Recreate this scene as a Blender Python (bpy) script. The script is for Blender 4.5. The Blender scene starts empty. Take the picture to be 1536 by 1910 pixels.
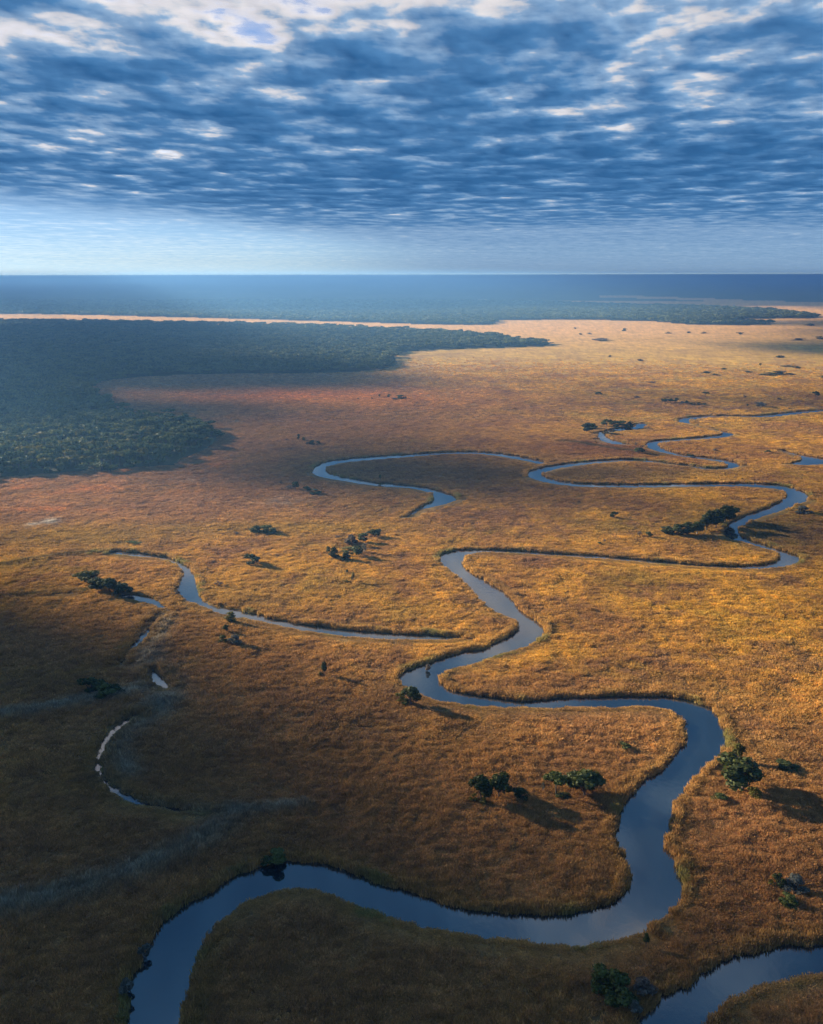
import bpy, bmesh, math, random
import numpy as np
from mathutils import Vector, Matrix
from mathutils.geometry import tessellate_polygon

S = bpy.context.scene
COL = S.collection
R = math.radians
rng = np.random.default_rng(7)
random.seed(7)

# ------------------------------------------------------------------ camera, sky, sun, exposure
CAM_H = 120.0                       # drone height above the flood plain, metres
FPX = 1767.0                        # focal length in pixels of the 1536 x 1910 photograph
PITCH = math.atan(441.0 / FPX)
SUN_EL, SUN_AZ = R(15.0), R(-59.0)  # sun low, ahead and to the left

cam = bpy.data.cameras.new('camera')
cam_ob = bpy.data.objects.new('camera', cam)
COL.objects.link(cam_ob)
cam_ob.location = (0, 0, CAM_H)
cam_ob.rotation_euler = (R(90) - PITCH, R(0.10), 0)
cam.sensor_fit = 'VERTICAL'
cam.sensor_height = 24.0
cam.lens = 24.0 * FPX / 1910.0
cam.clip_start = 1.0
cam.clip_end = 1500000.0
S.camera = cam_ob

world = bpy.data.worlds.new('World')
S.world = world
world.use_nodes = True
wn = world.node_tree.nodes
wl = world.node_tree.links
wn.clear()
sky = wn.new('ShaderNodeTexSky')
sky.sky_type = 'NISHITA'
sky.sun_disc = False
sky.sun_elevation = SUN_EL
sky.sun_rotation = SUN_AZ
sky.altitude = 2000.0
sky.air_density = 0.7
sky.dust_density = 0.3
sky.ozone_density = 3.2
bg = wn.new('ShaderNodeBackground')
bg.inputs['Strength'].default_value = 0.05
wo = wn.new('ShaderNodeOutputWorld')
wl.new(sky.outputs[0], bg.inputs[0])
wl.new(bg.outputs[0], wo.inputs[0])

TO_SUN = Vector((math.sin(SUN_AZ) * math.cos(SUN_EL), math.cos(SUN_AZ) * math.cos(SUN_EL), math.sin(SUN_EL)))
sun = bpy.data.lights.new('sun', 'SUN')
sun.energy = 5.0
sun.angle = R(0.5)
sun.color = (1.0, 0.85, 0.62)
sun_ob = bpy.data.objects.new('sun', sun)
COL.objects.link(sun_ob)
sun_ob.rotation_euler = TO_SUN.to_track_quat('Z', 'Y').to_euler()

S.view_settings.view_transform = 'Standard'
S.view_settings.look = 'None'
S.view_settings.gamma = 1.0
S.view_settings.use_curve_mapping = False
S.view_settings.exposure = 1.72
S.render.engine = 'CYCLES'
cy = S.cycles
cy.max_bounces = 6
cy.diffuse_bounces = 3
cy.glossy_bounces = 3
cy.transmission_bounces = 4
cy.volume_bounces = 1
cy.transparent_max_bounces = 24
try:
    cy.use_denoising = True
    cy.denoiser = 'OPENIMAGEDENOISE'
except Exception:
    pass

# ------------------------------------------------------------------ small helpers
CP, SP = math.cos(PITCH), math.sin(PITCH)


def ground(u, v, z=0.0):
    """Point of the plain seen at pixel (u, v) of the photograph."""
    x, y = (u - 768.0) / FPX, -(v - 955.0) / FPX
    d = np.array([x, CP + y * SP, -SP + y * CP])
    t = (z - CAM_H) / d[2]
    return d[:2] * t


def ground_poly(pts):
    return np.array([ground(*p) for p in pts])


def px_size(xy):
    """Metres per photograph pixel at a ground point."""
    return math.hypot(math.hypot(xy[0], xy[1]), CAM_H) / FPX


def smooth_closed(p, n=3):
    """Catmull-Rom through a closed outline."""
    out = []
    m = len(p)
    for i in range(m):
        a, b, c, d = p[i - 1], p[i], p[(i + 1) % m], p[(i + 2) % m]
        for k in range(n):
            t = k / n
            out.append(0.5 * (2 * b + (c - a) * t + (2 * a - 5 * b + 4 * c - d) * t * t + (3 * b - a - 3 * c + d) * t ** 3))
    return np.array(out)


def smooth_open(p, n=4):
    p = np.asarray(p, float)
    q = np.vstack([2 * p[0] - p[1], p, 2 * p[-1] - p[-2]])
    out = []
    for i in range(1, len(q) - 2):
        a, b, c, d = q[i - 1], q[i], q[i + 1], q[i + 2]
        for k in range(n):
            t = k / n
            out.append(0.5 * (2 * b + (c - a) * t + (2 * a - 5 * b + 4 * c - d) * t * t + (3 * b - a - 3 * c + d) * t ** 3))
    out.append(p[-1])
    return np.array(out)


def _hash(ix, iy, seed):
    h = (ix.astype(np.int64) * 374761393 + iy.astype(np.int64) * 668265263 + seed * 974634599) & 0xFFFFFFFF
    h = ((h ^ (h >> 13)) * 1274126177) & 0xFFFFFFFF
    h = (h ^ (h >> 16)) & 0xFFFFFFFF
    return h / 4294967295.0


def noise2(x, y, seed=0):
    """Gradient noise, about -1..1."""
    ix, iy = np.floor(x), np.floor(y)
    fx, fy = x - ix, y - iy
    ux, uy = fx * fx * fx * (fx * (fx * 6 - 15) + 10), fy * fy * fy * (fy * (fy * 6 - 15) + 10)

    def gr(dx, dy):
        a = _hash(ix + dx, iy + dy, seed) * 2 * np.pi
        return np.cos(a) * (fx - dx) + np.sin(a) * (fy - dy)
    a = gr(0, 0) * (1 - ux) + gr(1, 0) * ux
    b = gr(0, 1) * (1 - ux) + gr(1, 1) * ux
    return (a * (1 - uy) + b * uy) * 1.5


def fbm(x, y, seed=0, octaves=5, gain=0.5, lac=2.03):
    s, a, t = 0.0, 1.0, 0.0
    for k in range(octaves):
        s = s + a * noise2(x, y, seed + 17 * k)
        t += a
        a *= gain
        x, y = x * lac + 3.7, y * lac + 1.3
    return s / t


def sstep(a, b, x):
    t = np.clip((x - a) / (b - a), 0, 1)
    return t * t * (3 - 2 * t)


def seg_dist(px, py, poly, closed=True):
    d = np.full(px.shape, 1e9)
    n = len(poly)
    for i in range(n if closed else n - 1):
        a, b = poly[i], poly[(i + 1) % n]
        ab = b - a
        L = ab @ ab + 1e-12
        t = np.clip(((px - a[0]) * ab[0] + (py - a[1]) * ab[1]) / L, 0, 1)
        d = np.minimum(d, (px - a[0] - t * ab[0]) ** 2 + (py - a[1] - t * ab[1]) ** 2)
    return np.sqrt(d)


def inside(px, py, poly):
    c = np.zeros(px.shape, bool)
    n = len(poly)
    for i in range(n):
        a, b = poly[i], poly[(i + 1) % n]
        if a[1] == b[1]:
            continue
        k = (a[1] > py) != (b[1] > py)
        c ^= k & (px < (b[0] - a[0]) * (py - a[1]) / (b[1] - a[1]) + a[0])
    return c


def np_mesh(name, verts, faces, mat=None, smooth=False):
    """faces: (n, k) integer array."""
    me = bpy.data.meshes.new(name)
    verts = np.asarray(verts, np.float32)
    faces = np.asarray(faces, np.int32)
    n, k = faces.shape
    me.vertices.add(len(verts))
    me.vertices.foreach_set('co', verts.ravel())
    me.loops.add(n * k)
    me.loops.foreach_set('vertex_index', faces.ravel())
    me.polygons.add(n)
    me.polygons.foreach_set('loop_start', np.arange(0, n * k, k, dtype=np.int32))
    if smooth:
        me.polygons.foreach_set('use_smooth', np.ones(n, bool))
    me.update(calc_edges=True)
    if mat:
        me.materials.append(mat)
    return me


def link(name, me, parent=None):
    o = bpy.data.objects.new(name, me)
    COL.objects.link(o)
    if parent:
        o.parent = parent
    return o


def tag(o, label=None, cat=None, group=None, kind=None):
    for k, v in (('label', label), ('category', cat), ('group', group), ('kind', kind)):
        if v:
            o[k] = v
    return o


def attr_color(me, name, rgb):
    a = me.color_attributes.new(name, 'FLOAT_COLOR', 'POINT')
    c = np.ones((len(rgb), 4), np.float32)
    c[:, :3] = rgb
    a.data.foreach_set('color', c.ravel())


def attr_float(me, name, val):
    a = me.attributes.new(name, 'FLOAT', 'POINT')
    a.data.foreach_set('value', np.asarray(val, np.float32))


class NT:
    """Short hand for building a material's node tree."""
    def __init__(self, name):
        self.m = bpy.data.materials.new(name)
        self.m.use_nodes = True
        self.t = self.m.node_tree
        self.t.nodes.clear()
        self.out = self.t.nodes.new('ShaderNodeOutputMaterial')

    def n(self, kind, **kw):
        nd = self.t.nodes.new('ShaderNode' + kind)
        for k, v in kw.items():
            if k[0] == '_':
                setattr(nd, k[1:], v)
            else:
                key = k.replace('__', ' ')
                s = nd.inputs[int(key[1:])] if key[0] == 'i' and key[1:].isdigit() else nd.inputs[key]
                if hasattr(v, 'is_linked') or hasattr(v, 'links'):
                    self.t.links.new(v, s)
                else:
                    s.default_value = v
        return nd

    def math(self, op, a, b=0.0, clamp=False):
        return self.n('Math', _operation=op, _use_clamp=clamp, i0=a, i1=b).outputs[0]

    def mixrgb(self, fac, a, b, mode='MIX'):
        nd = self.t.nodes.new('ShaderNodeMix')
        nd.data_type = 'RGBA'
        nd.blend_type = mode
        for i, v in ((0, fac), (6, a), (7, b)):
            if hasattr(v, 'links'):
                self.t.links.new(v, nd.inputs[i])
            else:
                nd.inputs[i].default_value = v
        return nd.outputs[2]

    def mixsh(self, fac, a, b):
        nd = self.t.nodes.new('ShaderNodeMixShader')
        for i, v in enumerate((fac, a, b)):
            if hasattr(v, 'links'):
                self.t.links.new(v, nd.inputs[i])
            else:
                nd.inputs[i].default_value = v
        return nd.outputs[0]

    def ramp(self, fac, *stops, interp='LINEAR'):
        nd = self.t.nodes.new('ShaderNodeValToRGB')
        nd.color_ramp.interpolation = interp
        e = nd.color_ramp.elements
        while len(e) < len(stops):
            e.new(0.5)
        for q, (p, c) in zip(e, stops):
            q.position = p
            q.color = (c, c, c, 1) if isinstance(c, (int, float)) else (*c, 1)
        self.t.links.new(fac, nd.inputs[0])
        return nd.outputs[0]

    def surface(self, s):
        self.t.links.new(s, self.out.inputs['Surface'])
        return self.m


# ------------------------------------------------------------------ outlines traced on the plain
RIVER_A = [(215, 1990), (228, 1910), (231, 1860), (236, 1825), (257, 1800), (268, 1775), (285, 1750), (293, 1725), (320, 1700), (350, 1680),
           (400, 1655), (435, 1632), (465, 1620), (490, 1612), (530, 1604), (575, 1606), (625, 1614), (670, 1632), (720, 1645),
           (768, 1660), (798, 1670), (833, 1682), (878, 1694), (933, 1701), (993, 1703), (1048, 1701), (1093, 1694), (1138, 1682),
           (1163, 1667), (1170, 1645), (1165, 1620), (1158, 1590), (1147, 1570), (1144, 1545), (1150, 1520), (1158, 1500), (1177, 1477),
           (1203, 1450), (1233, 1432), (1253, 1412), (1268, 1390), (1275, 1365), (1270, 1345), (1253, 1327), (1230, 1321), (1193, 1318),
           (1143, 1319), (1068, 1320), (1008, 1320), (958, 1320), (893, 1317), (843, 1311), (803, 1304), (785, 1296), (765, 1286),
           (748, 1274), (740, 1262), (760, 1247), (800, 1235), (830, 1223), (868, 1212), (908, 1205), (938, 1190), (958, 1177), (963, 1167),
           (956, 1157), (933, 1145), (905, 1130), (885, 1110), (863, 1085), (838, 1065), (818, 1050), (815, 1040), (825, 1032), (853, 1025),
           (898, 1023), (968, 1026), (1043, 1031), (1118, 1036), (1193, 1042), (1248, 1048), (1308, 1053), (1368, 1055), (1408, 1054),
           (1438, 1050), (1450, 1041), (1448, 1032), (1423, 1023), (1393, 1014), (1363, 1005), (1345, 992), (1350, 981), (1373, 967),
           (1398, 957), (1433, 945), (1458, 932), (1465, 921), (1455, 914), (1423, 909), (1368, 906.5), (1318, 907), (1243, 908), (1168, 908.5),
           (1108, 907.5), (1063, 905.5), (1030, 901), (1000, 895), (983, 887), (985, 880), (1008, 872), (1048, 865), (1093, 860), (1138, 857),
           (1168, 856), (1208, 858), (1248, 863), (1293, 869), (1335, 873), (1353, 871), (1354, 866), (1343, 861), (1308, 856), (1268, 850),
           (1228, 842), (1208, 834), (1204, 827), (1218, 822), (1253, 819.5), (1298, 816), (1338, 812), (1345, 807), (1328, 800), (1298, 792),
           (1268, 787), (1263, 783), (1273, 779.5), (1298, 776.5), (1343, 775), (1403, 775.5), (1453, 771.5), (1493, 767), (1546, 764), (1640, 760)]
RIVER_B = [(345, 1990), (342, 1910), (352, 1870), (357, 1845), (367, 1810), (377, 1775), (390, 1750), (415, 1715), (440, 1692), (470, 1673),
           (510, 1661), (550, 1657), (595, 1660), (630, 1670), (670, 1688), (715, 1706), (768, 1721), (808, 1734), (868, 1744), (968, 1754),
           (1018, 1762), (1068, 1765), (1118, 1758), (1163, 1747), (1200, 1737), (1213, 1720), (1240, 1712), (1255, 1695), (1269, 1675),
           (1273, 1655), (1268, 1620), (1259, 1600), (1241, 1575), (1250, 1550), (1254, 1525), (1256, 1503), (1265, 1487), (1293, 1455),
           (1323, 1427), (1348, 1404), (1360, 1385), (1355, 1365), (1348, 1345), (1328, 1322), (1300, 1309), (1272, 1301), (1233, 1298),
           (1168, 1297), (1093, 1298), (1028, 1301), (968, 1304), (918, 1298), (878, 1294), (845, 1287), (826, 1276), (821, 1263),
           (838, 1250), (878, 1240), (928, 1222), (968, 1212), (992, 1202), (1013, 1190), (1018, 1180), (1012, 1166), (993, 1152),
           (970, 1137), (958, 1117), (938, 1102), (913, 1085), (888, 1072), (870, 1060), (865, 1047), (873, 1036), (890, 1031), (920, 1030),
           (993, 1034), (1068, 1039), (1143, 1044), (1218, 1051), (1293, 1057.5), (1368, 1061), (1418, 1062), (1468, 1058), (1493, 1048),
           (1495, 1042), (1483, 1034), (1458, 1025), (1423, 1014), (1393, 1004), (1379, 992), (1386, 980), (1413, 967), (1443, 957),
           (1483, 943), (1505, 933), (1510, 925), (1498, 917), (1468, 907), (1423, 902), (1368, 901), (1318, 901.5), (1243, 902.5), (1168, 903),
           (1108, 902), (1063, 899), (1035, 894), (1015, 887), (1013, 882), (1038, 874), (1068, 869), (1113, 863.5), (1163, 859.5),
           (1193, 860), (1233, 863.5), (1278, 869), (1320, 875), (1355, 875), (1378, 870), (1380, 866), (1368, 860), (1333, 855),
           (1293, 850), (1268, 846), (1248, 840), (1233, 834), (1230, 828), (1248, 823), (1293, 820), (1343, 816.5), (1367, 812.5),
           (1368, 808), (1343, 802), (1313, 797), (1293, 790), (1288, 785), (1303, 780), (1343, 777), (1428, 778), (1468, 774.5),
           (1503, 770), (1550, 767), (1640, 763)]
NORTH_A = [(1020, 860.5), (998, 856), (968, 850), (933, 845), (893, 842), (860, 841.5), (810, 843), (768, 846), (725, 848), (675, 852), (640, 855), (610, 859),
           (590, 867), (580, 877), (587, 884), (610, 891), (650, 897.5), (700, 905), (740, 908), (768, 910), (798, 917), (806, 925),
           (803, 935), (788, 942), (770, 952), (757, 962)]
NORTH_B = [(1008, 865), (978, 858.5), (948, 853), (918, 848.5), (888, 845.5), (860, 845), (810, 847), (768, 850.5), (735, 853), (700, 856), (655, 860), (622, 865),
           (608, 872), (610, 878), (630, 886.5), (665, 893), (700, 898), (740, 901.5), (768, 904), (798, 908), (828, 916),
           (850, 924), (853, 930), (838, 937), (808, 945), (783, 950), (762, 962)]
STREAM_A = [(202, 1030), (207, 1025), (235, 1027), (275, 1031), (310, 1037), (335, 1046), (355, 1057), (365, 1075), (372, 1095), (370, 1107),
            (382, 1121), (415, 1132), (460, 1140), (500, 1149), (550, 1160), (600, 1166), (660, 1173), (720, 1178), (768, 1181), (818, 1183),
            (863, 1187)]
STREAM_B = [(204, 1033), (225, 1034), (250, 1036), (295, 1041), (325, 1051), (337, 1065), (335, 1080), (327, 1095), (332, 1106), (350, 1118),
            (380, 1131), (425, 1146), (475, 1157), (525, 1168), (575, 1178), (640, 1186), (700, 1191), (768, 1194), (830, 1193), (860, 1191)]
POOLS = [
    ('pond', [(222, 1110), (242, 1107), (262, 1108), (282, 1114), (300, 1122), (314, 1134), (308, 1139), (290, 1130), (272, 1122), (252, 1117), (232, 1114)]),
    ('pond', [(262, 1176), (272, 1173), (278, 1177), (271, 1187), (255, 1203), (240, 1214), (232, 1226), (226, 1235), (229, 1224), (240, 1205), (252, 1190)]),
    ('pond', [(277, 1256), (284, 1248), (291, 1249), (302, 1262), (311, 1277), (308, 1283), (298, 1277), (285, 1265)]),
    ('pond', [(264, 1330), (266, 1334), (245, 1339), (229, 1352), (213, 1364), (202, 1378), (193, 1394), (187, 1412), (187, 1430), (192, 1444), (205, 1458),
              (218, 1471), (236, 1483), (262, 1493), (300, 1501), (340, 1506), (380, 1509), (379, 1514), (338, 1512), (298, 1507), (258, 1499), (230, 1489),
              (209, 1476), (193, 1461), (181, 1445), (176, 1428), (178, 1410), (185, 1391), (194, 1374), (205, 1360), (222, 1348), (240, 1335)]),
    ('pond', [(300, 1141), (305, 1144), (290, 1156), (280, 1168), (274, 1167), (284, 1153)]),
    ('pond', [(1116, 806), (1122, 804.5), (1128, 808), (1132, 814), (1141, 818.5), (1163, 825), (1178, 829), (1158, 829), (1138, 826.5), (1122, 822), (1113, 815)]),
    ('pond', [(1126, 804), (1145, 799), (1175, 797), (1187, 789.5), (1200, 789), (1209, 792), (1204, 797), (1185, 800.5), (1150, 804), (1130, 807)]),
    ('pond', [(1456, 840), (1468, 841), (1485, 846), (1510, 851), (1560, 858), (1600, 862), (1600, 868), (1536, 866), (1508, 867.5), (1468, 866),
              (1488, 861), (1494, 856), (1488, 851), (1470, 845)]),
    ('pond', [(1175, 1940), (1183, 1905), (1205, 1882), (1230, 1864), (1268, 1842), (1298, 1816), (1333, 1797), (1368, 1782), (1413, 1770), (1468, 1758),
              (1503, 1760), (1560, 1749), (1640, 1735), (1640, 1795), (1560, 1809), (1498, 1818), (1458, 1828), (1408, 1843), (1368, 1863),
              (1338, 1886), (1316, 1915), (1300, 1945)]),
    ('pond', [(95, 1105), (115, 1102.5), (134, 1103.5), (134, 1106), (112, 1106), (96, 1107)]),
]
WATERS = [('river', smooth_closed(ground_poly(RIVER_A + RIVER_B[::-1]), 2)),
          ('side_channel', smooth_closed(ground_poly(NORTH_A + NORTH_B[::-1]), 2)),
          ('stream', smooth_closed(ground_poly(STREAM_A + STREAM_B[::-1]), 2))]
WATERS += [(n, smooth_closed(ground_poly(p), 2)) for n, p in POOLS]
WATER_Z = -0.3

FOREST = smooth_closed(ground_poly([(-420, 935), (-150, 905), (0, 891), (60, 886), (150, 879), (210, 877), (260, 871), (325, 868), (338, 857), (380, 840), (405, 822),
                      (402, 806), (385, 792), (350, 784), (310, 783), (270, 783), (243, 776), (225, 764), (215, 752), (195, 740), (178, 730),
                      (170, 721), (180, 714), (215, 707), (290, 701), (400, 697), (550, 696), (650, 694), (720, 688), (742, 676), (735, 664),
                      (760, 656), (830, 651), (930, 649), (1000, 646), (1035, 643), (990, 638), (920, 628), (850, 622), (768, 617), (650, 612),
                      (500, 606), (350, 603), (200, 600), (0, 598), (-300, 597), (-900, 597), (-1100, 640), (-800, 800)]), 2)
FAR_WOODS = [smooth_closed(ground_poly(p), 2) for p in (
    [(-900, 586), (-300, 585), (0, 584), (150, 586), (300, 590), (450, 594), (650, 600), (768, 604), (860, 606), (918, 605), (926, 599), (945, 597),
     (1100, 597), (1218, 600), (1268, 605), (1340, 607), (1423, 607), (1440, 604), (1390, 602), (1350, 599), (1400, 596), (1460, 595), (1522, 594),
     (1518, 590), (1480, 585), (1443, 580), (1390, 577), (1333, 574.5), (1268, 572.5), (1118, 568), (1000, 564), (893, 562), (700, 561),
     (300, 560), (-300, 560), (-900, 560)],)]
FAR_PALE = [ground_poly(p) for p in (
    [(893, 560.5), (1000, 562.5), (1118, 566), (1268, 571), (1300, 571), (1268, 568.5), (1118, 563.8), (1000, 561), (893, 560)],
    [(1118, 552), (1200, 553), (1333, 558), (1420, 562), (1560, 566), (1700, 570), (1700, 600), (1560, 592), (1525, 588), (1450, 579),
     (1340, 573), (1280, 567), (1333, 563), (1250, 559), (1118, 555)])]

# signed distance to the nearest shore on a one metre raster (negative in the water)
RX0, RY0, RNX, RNY = -520, 70, 1040, 960
_gx, _gy = np.meshgrid(np.arange(RNX) + RX0, np.arange(RNY) + RY0)
SDF = np.full(_gx.shape, 40.0)
for _n, _p in WATERS:
    i0, i1 = int(max(_p[:, 0].min() - 20 - RX0, 0)), int(min(_p[:, 0].max() + 20 - RX0, RNX))
    j0, j1 = int(max(_p[:, 1].min() - 20 - RY0, 0)), int(min(_p[:, 1].max() + 20 - RY0, RNY))
    if i1 <= i0 or j1 <= j0:
        continue
    X, Y = _gx[j0:j1, i0:i1].astype(float), _gy[j0:j1, i0:i1].astype(float)
    d = np.full(X.shape, 1e9)
    n = len(_p)
    for k in range(n):                      # each shore segment only touches the raster near it
        a, b = _p[k], _p[(k + 1) % n]
        c0, c1 = int(max(min(a[0], b[0]) - 22 - RX0 - i0, 0)), int(max(a[0], b[0]) + 23 - RX0 - i0)
        e0, e1 = int(max(min(a[1], b[1]) - 22 - RY0 - j0, 0)), int(max(a[1], b[1]) + 23 - RY0 - j0)
        if c1 <= 0 or e1 <= 0:
            continue
        xs, ys = X[e0:e1, c0:c1], Y[e0:e1, c0:c1]
        ab = b - a
        t = np.clip(((xs - a[0]) * ab[0] + (ys - a[1]) * ab[1]) / (ab @ ab + 1e-9), 0, 1)
        d[e0:e1, c0:c1] = np.minimum(d[e0:e1, c0:c1], np.hypot(xs - a[0] - t * ab[0], ys - a[1] - t * ab[1]))
    d = np.minimum(d, 40.0)
    d = np.where(inside(X, Y, _p), -d, d)
    SDF[j0:j1, i0:i1] = np.minimum(SDF[j0:j1, i0:i1], d)


def shore(x, y):
    fx, fy = np.clip(x - RX0, 0, RNX - 1.001), np.clip(y - RY0, 0, RNY - 1.001)
    ix, iy = fx.astype(int), fy.astype(int)
    a, b = fx - ix, fy - iy
    v = (SDF[iy, ix] * (1 - a) + SDF[iy, ix + 1] * a) * (1 - b) + (SDF[iy + 1, ix] * (1 - a) + SDF[iy + 1, ix + 1] * a) * b
    off = (x < RX0) | (x > RX0 + RNX - 1) | (y < RY0) | (y > RY0 + RNY - 1)
    v = np.where(off, 40.0, v)
    return v + np.where(np.abs(v) < 8, 0.75 * noise2(x / 9.0, y / 9.0, 4) + 0.6 * noise2(x / 3.1, y / 3.1, 5) + 0.35 * noise2(x / 1.3, y / 1.3, 6), 0)


# ------------------------------------------------------------------ what grows where (plant colours)
def band(x, y, pts, w):
    line = smooth_open(ground_poly(pts), 3)
    m = (x > line[:, 0].min() - 3 * w) & (x < line[:, 0].max() + 3 * w) & (y > line[:, 1].min() - 3 * w) & (y < line[:, 1].max() + 3 * w)
    out = np.zeros(x.shape)
    if m.any():
        d = seg_dist(x[m], y[m], line, False)
        out[m] = np.exp(-(d / w) ** 2)
    return out


def spot(x, y, u, v, rx, ry):
    c = ground(u, v)
    return np.exp(-((x - c[0]) / rx) ** 2 - ((y - c[1]) / ry) ** 2)


SEDGE = [([(-60, 1700), (60, 1680), (150, 1655), (250, 1620), (330, 1590), (390, 1552), (425, 1522)], 4.5),
         ([(-60, 1345), (60, 1325), (150, 1306), (230, 1290), (300, 1275)], 4.0),
         ([(560, 1500), (500, 1508), (420, 1514), (350, 1508), (280, 1497), (230, 1480), (195, 1455), (182, 1430)], 2.2),
         ([(300, 1150), (285, 1185), (275, 1220), (285, 1250), (310, 1290), (290, 1320), (250, 1345)], 5.5),
         ([(235, 1440), (215, 1400), (240, 1360), (300, 1310)], 4.0)]
DARK_REED = [([(-60, 1060), (0, 1053), (60, 1043), (130, 1033), (207, 1026)], 2.1),
             ([(-60, 1121), (0, 1113), (60, 1107), (130, 1101), (160, 1101)], 2.1),
             ([(302, 1137), (282, 1150), (266, 1164), (249, 1185), (231, 1207), (219, 1230)], 1.4),
             ([(1050, 823), (1085, 827), (1130, 835), (1190, 843), (1240, 850)], 5.0)]
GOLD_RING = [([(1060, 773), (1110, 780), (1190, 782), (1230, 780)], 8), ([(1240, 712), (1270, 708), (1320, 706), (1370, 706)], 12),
             ([(1140, 727), (1230, 729), (1330, 727), (1400, 723)], 9)]


def plant_colour(x, y):
    gold, brown, olive = np.array([.620, .380, .058]), np.array([.360, .195, .076]), np.array([.350, .245, .050])
    f1 = fbm(x / 95 + 9, y / 95, 1, 4)
    f2 = fbm(x / 28, y / 34, 2, 4)
    f3 = fbm(x / 7.5, y / 7.5, 3, 3)
    k = sstep(-.5, .5, f1 * .7 + f2 * .6 + f3 * .3)[..., None]
    c = brown * (1 - k) + gold * k
    k = sstep(.0, .55, fbm(x / 33, y / 33, 7, 4) - .5 * f3)[..., None]
    c = c * (1 - .6 * k) + np.array([.270, .150, .095]) * .6 * k
    k = sstep(.05, .6, fbm(x / 60, y / 60, 4, 4) + .4 * f3)[..., None]
    c = c * (1 - .75 * k) + olive * .75 * k

    def blend(c, w, rgb):
        w = np.clip(w, 0, 1)[..., None]
        return c * (1 - w) + np.array(rgb) * w
    # drier, paler plains far out
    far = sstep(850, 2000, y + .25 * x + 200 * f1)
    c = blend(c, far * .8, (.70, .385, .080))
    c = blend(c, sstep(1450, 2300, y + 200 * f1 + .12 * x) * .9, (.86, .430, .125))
    # rusty grass of the bay in front of the forest
    rust = np.clip(spot(x, y, 520, 790, 260, 330) + spot(x, y, 300, 720, 260, 330) + spot(x, y, 120, 930, 150, 60), 0, 1)
    c = blend(c, rust * (.75 + .3 * f2), (.36, .195, .110))
    c = blend(c, spot(x, y, 560, 738, 150, 60) * (.65 + .5 * f2), (.58, .215, .060))
    c = blend(c, spot(x, y, 690, 750, 120, 60) * (.4 + .6 * f2), (.55, .26, .065))
    c = blend(c, (spot(x, y, 80, 912, 70, 18) + spot(x, y, 330, 872, 60, 22) + spot(x, y, 90, 950, 40, 5)) * sstep(-.2, .4, f2), (.52, .230, .080))
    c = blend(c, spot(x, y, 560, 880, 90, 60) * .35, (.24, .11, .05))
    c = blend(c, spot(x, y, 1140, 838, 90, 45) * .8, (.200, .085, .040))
    # pale dry reed flats
    c = blend(c, (spot(x, y, 320, 895, 26, 12) + spot(x, y, 470, 930, 30, 12) + spot(x, y, 560, 940, 22, 7)) * sstep(-.1, .5, f3 + f2) * .7, (.36, .26, .19))
    # yellow green sedge patches
    c = blend(c, (spot(x, y, 160, 1000, 55, 22) + spot(x, y, 560, 985, 60, 12) + spot(x, y, 430, 1115, 40, 18)) * .6, (.36, .24, .045))
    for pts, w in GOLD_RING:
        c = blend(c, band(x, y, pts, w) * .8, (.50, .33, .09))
    # inside of the big meander is plain brown
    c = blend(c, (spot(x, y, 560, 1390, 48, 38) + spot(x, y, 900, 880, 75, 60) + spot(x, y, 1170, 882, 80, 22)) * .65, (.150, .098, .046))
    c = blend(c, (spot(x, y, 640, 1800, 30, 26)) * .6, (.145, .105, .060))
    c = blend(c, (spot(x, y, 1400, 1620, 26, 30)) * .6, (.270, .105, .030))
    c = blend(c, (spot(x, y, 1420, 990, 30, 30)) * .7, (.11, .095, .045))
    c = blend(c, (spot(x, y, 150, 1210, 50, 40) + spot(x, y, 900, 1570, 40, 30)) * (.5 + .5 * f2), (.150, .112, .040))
    for u, v, r in ((95, 973, 4), (60, 978, 3), (88, 972, 3)):
        c = blend(c, spot(x, y, u, v, r, r * 1.2), (.55, .5, .45))
    # rusty meadow grass, near and left parts reddened to paint the shade's brown tone
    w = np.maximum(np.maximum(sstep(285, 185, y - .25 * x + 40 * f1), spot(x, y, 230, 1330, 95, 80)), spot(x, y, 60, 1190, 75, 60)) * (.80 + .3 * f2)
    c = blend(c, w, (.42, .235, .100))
    # grey sedge in the old channels, dark reed in the narrow ones
    for pts, w in SEDGE:
        c = blend(c, band(x, y, pts, w) * np.clip(.80 + .4 * f3 + .3 * f2, 0, .95), (.33, .305, .24))
    for pts, w in DARK_REED:
        c = blend(c, band(x, y, pts, w) * .9, (.075, .060, .030))
    # reed fringe along the water
    d = shore(x, y)
    c = blend(c, np.exp(-((d - 1.5) / 2.5) ** 2) * .75 * sstep(-.6, .3, f2 + .3), (.360, .215, .070))
    f4 = fbm(x / 2.6, y / 2.6, 8, 2)
    return np.clip(c * (1 + .22 * f3[..., None] + .16 * f2[..., None] + .28 * f4[..., None]), .01, 1)


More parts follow.
